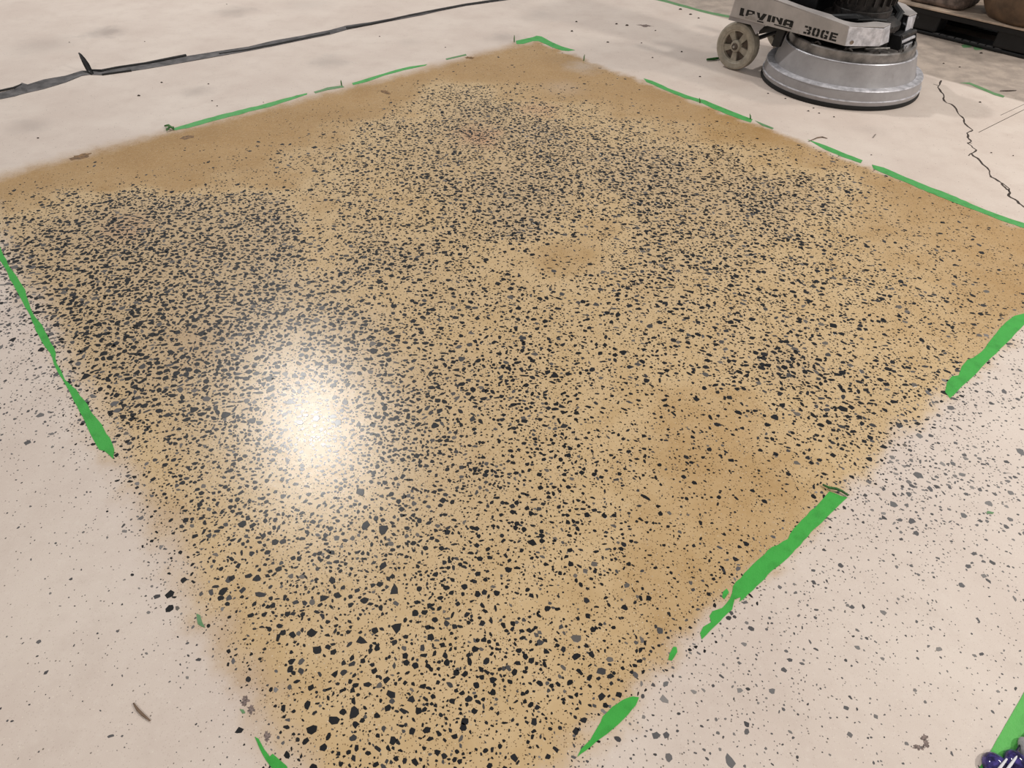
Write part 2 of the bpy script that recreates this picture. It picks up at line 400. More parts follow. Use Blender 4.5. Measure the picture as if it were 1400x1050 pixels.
def make_stones():
    x0, x1, y0, y1 = -3.5, 3.4, 0.28, 5.25
    cell = 0.0025
    occ = np.zeros((int((x1 - x0) / cell) + 2, int((y1 - y0) / cell) + 2), bool)
    gs = 0.03
    ax = np.arange(x0, x1 + gs, gs); ay = np.arange(y0, y1 + gs, gs)
    gx, gy = np.meshgrid(ax, ay, indexing='ij')
    share = openness(gx, gy)
    def look(x, y): return share[np.clip(((x - x0) / gs).round().astype(int), 0, len(ax) - 1), np.clip(((y - y0) / gs).round().astype(int), 0, len(ay) - 1)]
    stones = []                                     # x, y, length, width, turn, inside
    def stamp(x, y, r, test=True):
        k = max(1, int(r / cell + 0.5)); i = int((x - x0) / cell); j = int((y - y0) / cell)
        if i < k or j < k: return False
        s = occ[i - k:i + k + 1, j - k:j + k + 1]
        if test and s.any(): return False
        s[:] = True
        return True
    for lst in (BIG, OUTBIG):
        for (px, py, l, w, a) in lst:
            if not l: continue
            p = G(px, py)
            ex = G(px + 1, py) - p; ey = G(px, py - 1) - p
            ca, sa = math.cos(math.radians(a)), math.sin(math.radians(a))
            L = (ex * ca + ey * sa) * l * 1.05; W = (-ex * sa + ey * ca) * w * 1.05
            stamp(p[0], p[1], np.linalg.norm(L) * 0.45, False)
            stones.append((p[0], p[1], np.linalg.norm(L), np.linalg.norm(W), math.atan2(L[1], L[0]), lst is BIG, True))
    # clumps: noise over the floor
    def clump(x, y):
        return 1 + 0.35 * np.sin(x * 7.1 + 2.2 * np.sin(y * 5.3)) * np.sin(y * 8.7 + 1.7 * np.sin(x * 6.1)) + 0.25 * np.sin(x * 19 + 3 * np.sin(y * 11)) * np.sin(y * 23 + 2 * np.sin(x * 13))
    N = 900000
    x = rng.uniform(x0, x1, N); y = rng.uniform(y0, y1, N)
    c = look(x, y) * clump(x, y)
    med = (0.0045 + 0.020 * np.clip(look(x, y), 0, .36)) * np.where(c < .05, .85, 1.0)
    ins = inside_square(x, y)
    med *= np.clip(0.64 + 0.15 * y, 0.7, 1.12) * (0.85 + 0.15 * ins)
    c = c * (0.62 + 0.38 * ins)
    D = med * np.exp(rng.normal(0, 0.62, N))
    D = np.clip(D, 0.002, np.where(y < 1.4, 0.017, 0.026))
    lam = np.clip(c, 0, 0.6) / (0.40 * (1.45 * med) ** 2)            # stones per square metre
    area = (x1 - x0) * (y1 - y0)
    keep = rng.random(N) < lam * area / N * (1.12 + 5.4 * np.clip(look(x, y), 0, .4)) * np.where(y < 1.3, 1.1, np.where(y > 2.3, 1.35, 1.25))
    # finer than a grain of the mortar from where they lie: left to the mortar
    keep &= D > 0.0016 + 0.0009 * y
    # outside the seen part of the hall the slab is left to the mortar
    keep &= (np.abs(x) < 0.95 + 0.62 * y)
    idx = np.nonzero(keep)[0]
    idx = idx[np.argsort(-D[idx])]
    for i in idx:
        if stamp(x[i], y[i], D[i] * 0.27):
            stones.append((x[i], y[i], D[i], 0, rng.uniform(0, math.pi) if rng.random() < .6 else rng.normal(-0.5, .5), rng.random() < ins[i], False))
    return stones

stones = make_stones()
# the 300 that show largest are parts of their own; the rest is one part
show = [(s[2] * max(s[3], s[2] * 0.6)) ** 0.5 / math.hypot(s[0], s[1], EYE) + (1 if s[6] else 0) for s in stones]
order = np.argsort(-np.array(show))
shapes = {}
for kind, mt in (('d', m_dark), ('p', m_pale)):
    shapes[kind] = []
    for k in range(16):
        p = stone_outline(rng)
        ext = np.ptp(p, axis=0); p = (p - (p.max(0) + p.min(0)) / 2) / ext
        q = p * 0.93
        n = len(p)
        v = [(a, b, 0) for a, b in p] + [(a, b, 1) for a, b in q]
        f = [tuple(range(n, 2 * n))] + [(i, (i + 1) % n, n + (i + 1) % n, n + i) for i in range(n)]
        me = bpy.data.meshes.new('stone'); me.from_pydata(v, [], f); me.materials.append(mt)
        shapes[kind].append((me, ext[1] / ext[0]))
for k in order[:300]:
    x, y, L, W, a, ins, fixed = stones[k]
    me, asp = shapes['d' if ins else 'p'][rng.integers(0, 16)]
    o = bpy.data.objects.new('stone', me); col.objects.link(o)
    o.location = (x, y, 0.0); o.rotation_euler = (0, 0, a)
    o.scale = (L, W if W else L * asp, 0.0004)
    o.parent = floor
V, FC, tone = [], [], []
base = 0
lib = [stone_outline(rng) for _ in range(160)]
for k in order[300:]:
    x, y, L, W, a, ins, fixed = stones[k]
    p = lib[rng.integers(0, 160)]
    ca, sa = math.cos(a) * L, math.sin(a) * L
    n = len(p)
    xs = x + p[:, 0] * ca - p[:, 1] * sa; ys = y + p[:, 0] * sa + p[:, 1] * ca
    big = L / (0.6 + y) > 0.006
    z = 0.00035
    tn = (rng.random() * 0.5) if ins else 0.55 + 0.45 * rng.random()
    if big:
        V.append(np.stack([x + (xs - x) * 1.07, y + (ys - y) * 1.07, np.zeros(n)], 1)); V.append(np.stack([xs, ys, np.full(n, z)], 1))
        FC.append(tuple(range(base + n, base + 2 * n)))
        FC += [(base + i, base + (i + 1) % n, base + n + (i + 1) % n, base + n + i) for i in range(n)]
        tone += [tn] * (n + 1); base += 2 * n
    else:
        V.append(np.stack([xs, ys, np.full(n, z)], 1)); FC.append(tuple(range(base, base + n))); tone.append(tn); base += n
me = bpy.data.meshes.new('stone_chips')
me.from_pydata(np.concatenate(V).tolist(), [], FC)
at = me.attributes.new('tone', 'FLOAT', 'FACE'); at.data.foreach_set('value', np.array(tone, np.float32))
me.materials.append(m_dark_attr)
chips = bpy.data.objects.new('stone_chips', me); col.objects.link(chips)
chips.parent = floor; chips['kind'] = 'stuff'
print('stones', len(stones), 'faces', len(FC))

# ------------------------------------------------------------------ cracks, saw cuts and smears in the slab
m_crack = simple('crack_dirt', (66, 56, 50), 0.9, var=0.3, scale=80)
m_smear = simple('brown_smear', (128, 96, 60), 0.6, var=0.25, scale=60)
def ribbon(pts, widths, z):
    P = [G(*p) for p in pts]; v, f = [], []
    for i, p in enumerate(P):
        d = P[min(i + 1, len(P) - 1)] - P[max(i - 1, 0)]; d = d / np.linalg.norm(d); n = np.array([-d[1], d[0]])
        w = widths[i] if hasattr(widths, '__len__') else widths
        for s in (-1, 1): v.append((*(p + n * s * w / 2), z))
        v.append((*p, z))
    for i in range(len(P) - 1):
        a = i * 3; b = a + 3
        f += [(a, a + 2, b + 2, b), (a + 2, a + 1, b + 1, b + 2)]
    return v, f
cr = [(1287, 110), (1282, 119), (1290, 129), (1291, 138), (1304, 145), (1310, 155), (1318, 163), (1320, 170), (1330, 178), (1322, 182), (1323, 188), (1328, 193), (1323, 196), (1335, 205), (1328, 210),
      (1340, 220), (1353, 234), (1355, 242), (1369, 250), (1374, 256), (1380, 261), (1379, 268), (1391, 275), (1400, 283), (1414, 292), (1430, 306), (1450, 318)]
cf = []
for a, b in zip(cr[:-1], cr[1:]):
    cf.append(a)
    for k in (1, 2): cf.append((a[0] + (b[0] - a[0]) * k / 3 + random.uniform(-1.3, 1.3), a[1] + (b[1] - a[1]) * k / 3 + random.uniform(-.5, .5)))
cf.append(cr[-1])
o = mesh('crack', *ribbon(cf, [random.uniform(.005, .014) for _ in cf], 0.0004), m_crack, floor); o['label'] = 'jagged dark crack'
for br in ([(1276, 115), (1283, 117)], [(1370, 250), (1380, 258), (1379, 262)], [(1322, 195), (1329, 196)], [(1327, 210), (1324, 213)]):
    mesh('crack', *ribbon(br, .006, 0.0004), m_crack, floor)
for sc, w in (([(1410, 145), (1370, 165), (1338, 181)], .004), ([(1410, 138), (1368, 157.6)], .003)):
    mesh('saw_cut', *ribbon(sc, w, 0.0004), m_crack, floor)
def blob(px, py, rx, ry, name, mat, z=0.0003, n=18, rot=0, jag=.3):
    pts = []
    for i in range(n):
        a = 2 * math.pi * i / n; k = 1 + random.uniform(-jag, jag)
        u, w = math.cos(a) * rx * k, math.sin(a) * ry * k
        c, s = math.cos(rot), math.sin(rot)
        pts.append(G(px + u * c - w * s, py + u * s + w * c))
    return mesh(name, *prism([tuple(p) for p in pts], 0.00005, z), mat, floor)
blob(110, 214, 15, 3.2, 'smear', m_smear, rot=-.25); blob(256, 188, 9, 2.6, 'smear', m_smear, rot=-.2)
blob(527, 126, 6, 2.4, 'smear', m_smear, rot=.3); blob(642, 79, 6, 1.8, 'smear', m_smear)
m_dirt = simple('grey_dirt_mark', (128, 112, 106), 0.8, var=0.3, scale=200)
for (x, y, rx, ry, r) in [(1264, 1008, 5, 4, .4), (1256, 1022, 7, 3, .1), (1266, 1016, 4, 5, 0), (335, 958, 5, 6, .2), (343, 970, 4, 6, .5), (882, 35, 9, 1.6, .1), (365, 1008, 4, 7, 0)]:
    blob(x, y, rx, ry, 'dirt_mark', m_dirt, rot=r, jag=.5, n=22)

# ------------------------------------------------------------------ green masking tape
def tape_mat(name, rgb):
    t = NT(name); c = t.coords()
    n = t.noise(c, 22, 5, .6); n2 = t.noise(c, 260, 3, .6)
    a = lin(*rgb); d = lin(rgb[0] * .72, rgb[1] * .84, rgb[2] * .72)
    t.set(Base_Color=t.mix(t.math('MULTIPLY', t.step(n, .42, .75), .8), a, d), Roughness=.55)
    t.bump(t.math('ADD', n2, t.math('MULTIPLY', n, 3)), .35, .0015)
    return t.mat
m_tape = tape_mat('green_masking_tape', (62, 176, 66))
m_tape_far = tape_mat('dusty_green_masking_tape', (84, 172, 92))
m_tape_faded = tape_mat('trodden_green_masking_tape', (108, 150, 104))
m_tape_fresh = tape_mat('fresh_green_masking_tape', (92, 190, 84))

def tape(outline, label, mat=m_tape, jag=1.1, group=None, thick=0.0007, name='masking_tape'):
    """outline as surveyed pixel points; torn edge points are added between them"""
    pts = []
    n = len(outline)
    for i in range(n):
        a, b = np.array(outline[i], float), np.array(outline[(i + 1) % n], float)
        k = max(1, int(np.linalg.norm(b - a) / 7))
        for j in range(k):
            p = a + (b - a) * j / k
            if j: p = p + np.array([random.uniform(-jag, jag), random.uniform(-jag, jag) * .7])
            pts.append(G(*p))
    c = np.mean(pts, 0)
    v, f = prism([tuple(p - c) for p in pts], 0.0, thick)
    o = mesh(name, v, f, mat)
    o.location = (c[0], c[1], 0.0004)
    return tag(o, label, 'tape', group)
Z = lambda pts, s, ox, oy: [(x / s + ox, y / s + oy) for x, y in pts]

tape([(-40, 262), (-22, 292)] + Z([(5, 60), (40, 130), (75, 180), (95, 210), (110, 260), (130, 310), (160, 345), (180, 385), (205, 430), (215, 490), (245, 550), (290, 590), (320, 630), (350, 680), (385, 720), (415, 770), (432, 815), (428, 850),
      (395, 820), (375, 815), (355, 780), (330, 730), (300, 670), (270, 610), (245, 565), (215, 515), (190, 450), (160, 410), (135, 365), (115, 310), (85, 255), (60, 210), (30, 150), (10, 115)], 2.763, 0, 320) + [(-30, 310), (-46, 282)],
     'long torn strip of green masking tape along the left side of the tan square')
tape(Z([(872, 168), (930, 187), (900, 215), (840, 275), (790, 325), (740, 380), (690, 420), (640, 470), (600, 510), (585, 520), (590, 505), (570, 512), (562, 545), (510, 595), (465, 640), (460, 620), (470, 600), (495, 585), (490, 565), (500, 550),
        (530, 540), (555, 510), (565, 470), (600, 430), (640, 390), (690, 345), (740, 320), (760, 285), (800, 245), (840, 205)], 2.333, 760, 600),
     'longest green tape strip on the lower right side of the tan square, curled top end')
tape(Z([(545, 478), (552, 490), (537, 512), (530, 505), (533, 488)], 2.333, 760, 600), 'tiny green tape crumb just left of the longest lower right strip', jag=.3)
tape(Z([(385, 665), (387, 680), (380, 692), (370, 708), (358, 705), (363, 685), (375, 663)], 2.333, 760, 600), 'small green tape scrap between two lower right strips', jag=.4)
tape(Z([(265, 825), (255, 850), (230, 880), (200, 910), (165, 940), (130, 965), (95, 995), (68, 1015), (80, 990), (110, 960), (130, 925), (150, 885), (180, 855), (210, 835), (245, 822)], 2.333, 760, 600),
     'leaf shaped green tape piece at the bottom corner of the tan square')
tape([(1460, 372), (1430, 402)] + Z([(1200, 108), (1150, 120), (1110, 150), (1075, 185), (1040, 230), (1000, 285), (960, 320), (910, 345), (880, 380), (865, 425), (830, 430), (805, 460), (795, 510), (820, 542), (860, 505), (900, 465), (960, 410),
     (1010, 355), (1060, 310), (1110, 260), (1160, 205), (1200, 165)], 3.75, 1080, 400) + [(1440, 402), (1475, 378)],
     'wide green tape strip at the right edge of the photo beside the stained square')
tape(Z([(100, 118), (130, 127), (200, 158), (260, 180), (310, 193), (380, 222), (440, 246), (472, 258), (466, 269), (420, 254), (340, 223), (300, 203), (240, 186), (170, 157), (110, 131)], 2.5, 840, 60),
     'green tape strip on the far side of the square nearest the grey wheel', m_tape_far, .5)
tape(Z([(480, 262), (510, 274), (545, 288), (540, 292), (505, 280)], 2.5, 840, 60), 'faded thread of green tape below the grinder shroud', m_tape_faded, .3)
tape(Z([(660, 327), (720, 347), (780, 372), (848, 398), (842, 408), (780, 387), (720, 362)], 2.5, 840, 60), 'short green tape strip in the middle of the far right side', m_tape_far, .4)
tape(Z([(880, 413), (920, 423), (1000, 458), (1060, 482), (1150, 517), (1250, 560), (1330, 590), (1400, 613), (1500, 652), (1500, 668), (1400, 630), (1330, 607), (1230, 568), (1140, 534), (1040, 494), (1000, 475), (920, 443), (885, 427)], 2.5, 840, 60),
     'long thin green tape strip on the far right side running out of the photo', m_tape_far, .5)
tape(Z([(285, 245), (330, 235), (390, 222), (410, 214), (440, 219), (500, 252), (560, 278), (640, 300), (600, 306), (560, 302), (500, 282), (420, 246), (385, 247), (330, 263), (290, 264)], 4.375, 640, 0),
     'bent green tape wrapped round the far corner of the tan square', m_tape_far, .3)
tape(Z([(930, 680), (1000, 660), (1100, 630), (1200, 604), (1300, 580), (1400, 556)], 3.889, 0, 0) + Z([(70, 380), (140, 361), (215, 343), (215, 348), (150, 370), (80, 393), (0, 411)], 2.692, 340, 0) + Z([(1300, 602), (1200, 627), (1100, 653), (1000, 681), (935, 693), (918, 690)], 3.889, 0, 0),
     'green tape strip on the upper left side of the square with a frayed left end', m_tape_far, .5)
tape(Z([(380, 306), (440, 288), (520, 264), (590, 246), (657, 237), (650, 242), (570, 259), (500, 278), (430, 303), (385, 313)], 2.692, 340, 0), 'green tape strip in the middle of the upper left side of the square', m_tape_far, .4)
tape(Z([(240, 338), (290, 322), (345, 315), (352, 321), (290, 332), (245, 344)], 2.692, 340, 0), 'faded tape remnant linking the two upper left green strips', m_tape_faded, .4)
tape(Z([(725, 216), (760, 208), (800, 199), (802, 204), (762, 213), (728, 221)], 2.692, 340, 0), 'thin faded tape remnant left of the far corner', m_tape_faded, .3)
tape([(1440, 878), (1398, 950), (1375, 990), (1356, 1024), (1340, 1048), (1330, 1062), (1362, 1062), (1376, 1042), (1390, 1026), (1400, 1010), (1450, 932)], 'fresh wide green tape in the lower right corner under the purple shoe', m_tape_fresh, .3)
tape([(895, -4), (910, 0), (955, 12.5), (974, 17), (1002, 22), (1040, 33), (1042, 36), (1000, 25), (974, 20), (955, 15.5), (905, 2), (890, -1)], 'straight dusty tape line on the floor behind the grinder', m_tape_faded, .3)
tape(Z([(915, 64), (980, 61), (1060, 92), (1140, 127), (1210, 150), (1200, 160), (1140, 143), (1050, 105), (985, 75)], 4.771, 1120, 100), 'worn green tape strip on the floor in front of the black pallet', m_tape_faded, .5)
for (x, y, lb) in [(1322, 63, 'left of two crumpled tape shreds by the pallet foot'), (1338, 66, 'right of two crumpled tape shreds by the pallet foot')]:
    tape([(x - 8, y - 1), (x, y - 3), (x + 8, y), (x + 4, y + 2), (x - 5, y + 2.5)], lb, m_tape_faded, .6)
tape(Z([(345, 230), (365, 238), (375, 275), (392, 305), (372, 298), (352, 285), (348, 262)], 3.89, 180, 780), 'small torn green tape scrap on the lower left edge of the square', m_tape_faded, .4)
tape(Z([(655, 885), (675, 895), (705, 950), (735, 990), (750, 975), (790, 1010), (825, 1040), (840, 1075), (790, 1060), (745, 1050), (715, 1010), (680, 945)], 3.89, 180, 780), 'shredded green tape at the bottom edge of the photo, left side', m_tape, .6)
tape(Z([(575, 738), (595, 740), (605, 758), (590, 762)], 3.89, 180, 780), 'tiny green tape fleck above the shredded bottom tape', m_tape_faded, .3)
tape(Z([(1260, 52), (1285, 58), (1280, 64), (1255, 62)], 2.8, 900, 680), 'tiny green tape fleck among grey stones at the right', m_tape_faded, .4)

def curl(pix, h, r, label, mat):
    """a rolled-up torn end of tape standing off the floor"""
    P = [G(*p) for p in pix]; c = P[0]
    path = [(p[0] - c[0], p[1] - c[1], r + h * math.sin(math.pi * i / (len(P) - 1)) if len(P) > 2 else r) for i, p in enumerate(P)]
    v, f = tube(path, [r * (.5 + .5 * math.sin(math.pi * (i + .6) / (len(P) + .2))) for i in range(len(P))], 8)
    o = mesh('tape_curl', v, f, mat, smooth=True); o.location = (c[0], c[1], .0011)
    return tag(o, label, 'tape')
m_curl = simple('rolled_tape', (52, 104, 50), .6, var=.3, scale=120)
curl([(1124, 664), (1132, 669), (1142, 671), (1150, 674), (1159, 679)], .004, .004, 'dark rolled tape end on top of the longest lower right strip', m_curl)
m_fray = simple('frayed_tape', (74, 120, 66), .7, var=.3, scale=120)
curl([(226, 174), (232, 176), (238, 178)], .012, .006, 'frayed end of the upper left tape, upper tuft', m_fray)
curl([(228, 180), (233, 178), (238, 176)], .010, .006, 'frayed end of the upper left tape, lower tuft', m_fray)
curl([(966, 83.5), (976, 82.5), (986, 81)], .0, .009, 'short dark green rolled tape stick lying left of the grey wheel', simple('green_roll', (38, 92, 34), .6))
def spike(px, py, h, lean, label):
    p = G(px, py)
    o = mesh('tape_curl', *tube([(0, 0, 0), (lean * .4, 0, h * .6), (lean, 0, h)], [.004, .004, .0015], 6), m_fray, smooth=True); o.location = (p[0], p[1], .0004)
    return tag(o, label, 'tape')
spike(467, 116.5, .03, 0, 'upright tape splinter beside the middle upper left strip')
spike(703, 57.5, .045, 0, 'upright tape splinter left of the far corner')
spike(798, 83, .04, .003, 'upright tape splinter right of the far corner')
spike(957, 141, .03, -.01, 'lifted splinter on the tape nearest the grey wheel')
spike(1026, 163, .03, -.012, 'lifted splinter at the end of the tape below the shroud')

# ------------------------------------------------------------------ dark strip on the floor, upper left
m_strip = simple('dark_joint_tape', (86, 82, 82), .55, var=.25, scale=18, bump=.4)
upper = [(-40, 138), (0, 127), (20, 122), (30, 113.5), (38, 116), (60, 109), (90, 104), (112, 97), (122, 97), (140, 98), (160, 94), (200, 88), (250, 78), (300, 70), (340, 64), (373, 56), (414, 49), (451, 41.6), (474, 35), (507, 30.5), (548, 23), (578, 17.5), (600, 12), (637, 5.6), (689, -1.5), (740, -10)]
lower = [(-40, 148), (0, 136), (20, 132), (30, 129), (38, 127), (60, 122), (90, 113), (112, 104), (122, 102.5), (140, 103), (160, 100.5), (200, 94.5), (250, 86), (300, 77), (340, 70), (373, 63.5), (414, 55), (451, 47.5), (474, 41), (507, 34.5), (548, 26.5), (578, 20.8), (600, 15.6), (637, 8.2), (689, 1), (740, -7)]
strip = empty('joint_tape', (*G(122, 100), 0))
sx, sy = G(122, 100)
def strip_band(u, l, z0, ridge):
    v, f = [], []
    K = 5
    for a, b in zip(u, l):
        for k in range(K):
            q = k / (K - 1); p = G(a[0] + (b[0] - a[0]) * q, a[1] + (b[1] - a[1]) * q)
            v.append((p[0] - sx, p[1] - sy, z0 + ridge * (.25 + .75 * math.sin(math.pi * q)) * random.uniform(.5, 1.5)))
    for i in range(len(u) - 1):
        for k in range(K - 1):
            a = i * K + k; f.append((a, a + 1, a + K + 1, a + K))
    return v, f
sb = mesh('band', *strip_band(upper, lower, .001, .006), m_strip, strip)
s = sb.modifiers.new('s', 'SOLIDIFY'); s.thickness = .0015; s.offset = -1
m_edge = simple('black_rubber_bead', (26, 24, 24), .5, var=.2)
def bead(pts, r, z):
    return tube([(*(G(*p) - np.array([sx, sy])), z) for p in pts], r, 6)
mesh('folded_edge', *bead([(-30, 132), (0, 125.5), (20, 121), (30, 117)], .006, .005), m_edge, strip, True)
mesh('folded_edge', *bead([(122, 98), (140, 98.2), (160, 94.2), (200, 88.2), (225, 83), (255, 77)], .008, .007), m_edge, strip, True)
mesh('folded_edge', *bead([(140, 103), (160, 100.3), (180, 97.5)], .006, .005), m_edge, strip, True)
mesh('folded_edge', *bead([(474, 40), (507, 34), (540, 27), (560, 22.5), (600, 14.5), (637, 7.5), (689, 0)], .008, .007), m_edge, strip, True)
mesh('folded_edge', *bead([(300, 75), (340, 69), (373, 62.5), (414, 54), (451, 46.5)], .006, .006), m_edge, strip, True)
# lifted flap: a tapering bent blade
b0 = G(123, 100); 
fl = []
for (px, py, z, w) in [(126, 101, .004, .018), (122, 96, .016, .026), (118, 88, .045, .028), (113, 79.5, .075, .021), (109.5, 74, .092, .012), (108, 71.8, .098, .003)]:
    p = G(px, py, z); fl.append((p, z, w))
v, f = [], []
for p, z, w in fl:
    for sgn in (-1, 1): v.append((p[0] + sgn * w / 2 - sx, p[1] + sgn * w * .35 - sy, z))
    v.append((p[0] - sx, p[1] - sy - .012, z))
for i in range(len(fl) - 1):
    a = i * 3; f += [(a, a + 2, a + 5, a + 3), (a + 2, a + 1, a + 4, a + 5)]
fo = mesh('lifted_flap', v, f, m_edge, strip, True); s = fo.modifiers.new('s', 'SOLIDIFY'); s.thickness = .003
tag(strip, 'long dark grey joint tape across the pale floor with one lifted flap', 'tape')

# ------------------------------------------------------------------ floor grinder
m_paint = NT('scuffed_grey_paint'); _c = m_paint.coords()
_n = m_paint.noise(_c, 6, 6, .65); _n2 = m_paint.noise(_c, 40, 4, .6)
_b = m_paint.mix(m_paint.step(_n, .35, .65), lin(147, 142, 142), lin(163, 158, 158))
_b = m_paint.mix(m_paint.math('MULTIPLY', m_paint.step(_n2, .6, .75), .35), _b, lin(126, 119, 115))
m_paint.set(Base_Color=_b, Roughness=.42, Metallic=0.0); m_paint = m_paint.mat
m_frame_lit = simple('grey_lit_frame_paint', (176, 169, 166), .45, var=.07, scale=8)  # lightened beyond the shroud paint to put missing light into the frame
m_alu_lit = simple('bare_aluminium_and_lit_ledge', (205, 203, 208), .38, metal=.35, var=.14, scale=26)
m_ring = simple('worn_shroud_ring', (122, 116, 112), .35, var=.32, scale=9)
m_black = simple('black_plastic', (20, 20, 22), .45, var=.25)
m_motor = simple('dirty_dark_motor', (44, 39, 37), .6, var=.4, scale=25)
m_rubber = simple('black_rubber_skirt', (18, 17, 17), .7, var=.25)
m_wheel = simple('beige_grey_wheel', (158, 149, 134), .6, var=.1, scale=24)
m_recess = simple('wheel_recess', (84, 72, 62), .7, var=.2)
m_bolt = simple('steel_bolt', (176, 170, 164), .35, metal=.7)
m_ink = simple('black_stencil_ink', (14, 13, 13), .6, var=.2)
m_bare = simple('peeled_stencil_patch', (158, 151, 146), .5, var=.1, scale=60)

gr = empty('floor_grinder', (2.029, 4.469, 0), math.atan2(-0.72340, 0.69043))
tag(gr, 'grey floor grinder with round shroud and beige wheel on the pale concrete', 'floor grinder')
# shroud
sh = mesh('shroud', *lathe([(.05, .10), (.440, .04), (.468, .022), (.470, .028), (.471, .046), (.467, .050), (.462, .100), (.458, .106), (.420, .108), (.416, .112), (.386, .214), (.383, .222), (.372, .225), (.366, .222), (.05, .20)], 128), m_paint, gr, True)
bevel(sh, .002)
mesh('rubber_skirt', *lathe([(.46, .002), (.473, .0015), (.476, .010), (.474, .024), (.462, .026)], 128, closed=True), m_rubber, sh, True)
mesh('ledge', *lathe([(.420, .108), (.458, .106), (.462, .101), (.464, .102), (.460, .109), (.420, .111)], 128, closed=True), m_alu_lit, sh, True)  # paler metal puts the overhead light on the ledge into its colour
mesh('lip', *lathe([(.470, .044), (.474, .046), (.473, .050), (.466, .052)], 128, closed=True), m_alu_lit, sh, True)
mesh('rim', *lathe([(.381, .222), (.384, .225), (.381, .229), (.373, .228), (.371, .223)], 128, closed=True), m_alu_lit, sh, True)
mesh('top_ring', *lathe([(.05, .20), (.366, .22), (.362, .272), (.358, .277), (.345, .278), (.342, .262), (.05, .262)], 96), m_ring, gr, True)
for a in range(0, 360, 30):
    t_ = math.radians(a + 8)
    mesh('bolt', *lathe([(.001, .004), (.007, .004), (.008, -.002)], 8, center=(.30 * math.cos(t_), .30 * math.sin(t_), .264)), m_bolt, gr)
for a in (200, 232, 262, 292, 318, 345):       # clips round the top ring
    t_ = math.radians(a)
    mesh('clip', *tube([(.345 * math.cos(t_ - .06), .345 * math.sin(t_ - .06), .282), (.352 * math.cos(t_), .352 * math.sin(t_), .296), (.345 * math.cos(t_ + .06), .345 * math.sin(t_ + .06), .282)], .006, 6), m_motor, gr, True)
# frame: two arms, each of side, chamfer and front plate under a top flange
ZB = .31
zt = lambda s: .405 + max(0, .1 - s) * .0925
def arm(sg):
    y = lambda n: n * sg
    off = lambda a, b: (a, b * sg, 0)
    side = [(-.652, ZB), (-.632, zt(-.65) + .0), (-.388, zt(-.388)), (.105, .408), (.118, ZB)]
    sp = mesh('side_panel', *slab([(s_, y(-.3588), z_) for s_, z_ in side], off(0, .006)), m_frame_lit, gr)
    ch = mesh('chamfer_panel', *slab([(.119, y(-.3580), ZB), (.2500, y(-.210), ZB), (.241, y(-.2135), .402), (.107, y(-.3570), .408)], off(-.004, .005)), m_alu_lit, gr)
    st = mesh('front_panel', *slab([(.251, y(-.209), ZB + .002), (.255, y(-.105), ZB + .004), (.236, y(-.118), .404), (.242, y(-.2125), .402)], off(-.006, 0)), m_alu_lit, gr)
    # top flange with the curved cut for the motor
    cut = [(.02 + .14 * math.cos(t), -.10 + -.2 * math.sin(t)) for t in np.linspace(math.radians(15), math.radians(120), 9)]
    top = [(-.64, -.3588), (-.388, -.3588), (.105, -.3588), (.242, -.2135), (.236, -.118)] + [(max(a, -.12), min(b, -.13)) for a, b in cut] + [(-.2, -.30), (-.388, -.295), (-.64, -.29)]
    tp = mesh('top_flange', *slab([(a, y(b), zt(a) + .0015) for a, b in top], (0, 0, .005)), m_frame_lit, gr)
    bt = mesh('bottom_plate', *slab([(a, y(b), ZB + .004) for a, b in [(-.64, -.352), (.115, -.352), (.245, -.209), (.245, -.11), (.0, -.2), (-.64, -.25)]], (0, 0, .006)), m_black, gr)
    for o_ in (sp, ch, st, tp): bevel(o_, .0015)
    return sp, ch, st
sp, ch, st = arm(-1 * -1)
arm(-1)
mesh('rust_spot', *lathe([(.0005, .0004), (.010, .0003), (.0105, 0)], 14, 'x'), simple('rust_stain', (128, 112, 98), .7), ch)
rs = ch.children[0]; rs.location = (.142, -.336, .330); rs.rotation_euler = (0, 0, math.radians(-48))
mesh('screw', *lathe([(.0005, .003), (.004, .003), (.005, -.002)], 8, 'x', center=(.254, -.125, .392)), m_black, gr)
mesh('screw', *lathe([(.0005, .003), (.005, .003), (.006, -.002)], 8, 'x', center=(.256, .205, .392)), m_black, gr)
# stencilled name, strokes as thin ink plates on the side panel (s along the panel, z up)
def ink(quads, mat=m_ink, name='stencil', d=.0006):
    parts = [slab([(a, -.3588 - d, b) for a, b in q], (0, .0004, 0)) for q in quads]
    return mesh(name, *join(*parts), mat, sp)
def bar(x0_, x1_, z0_, z1_, sl=0.0): return [(x0_, z0_), (x1_, z0_), (x1_ + sl, z1_), (x0_ + sl, z1_)]
zb, zh = .3275, .3700
ink([bar(-.588, -.562, zb, zh), bar(-.570, -.556, zb, zb + .009)])                                               # L, its foot nearly gone
ink([bar(-.545, -.528, zb + .006, zh - .002, .004), bar(-.535, -.497, zh - .009, zh - .001), bar(-.502, -.484, zh - .017, zh - .001, -.004), [(-.528, zb + .014), (-.500, zb + .021), (-.494, zb + .026), (-.528, zb + .022)]])   # A
ink([[(-.474, zh - .003), (-.452, zh - .003), (-.442, zb + .012), (-.456, zb + .010)], [(-.450, zb + .003), (-.424, zb + .003), (-.402, zh - .001), (-.428, zh - .001)]])                   # V
ink([bar(-.394, -.371, zb + .005, zh - .001)])                                                                    # I
ink([bar(-.364, -.343, zb + .008, zh - .002), [(-.343, zh - .003), (-.330, zh - .018), (-.306, zb + .006), (-.306, zb + .018), (-.328, zh - .003)], bar(-.314, -.294, zb + .006, zh - .001)])   # N
ink([bar(-.288, -.267, zb + .006, zh - .006, .004), bar(-.278, -.228, zh - .011, zh - .001), bar(-.244, -.223, zb + .006, zh - .004), bar(-.268, -.244, zb + .013, zb + .022)])                  # A
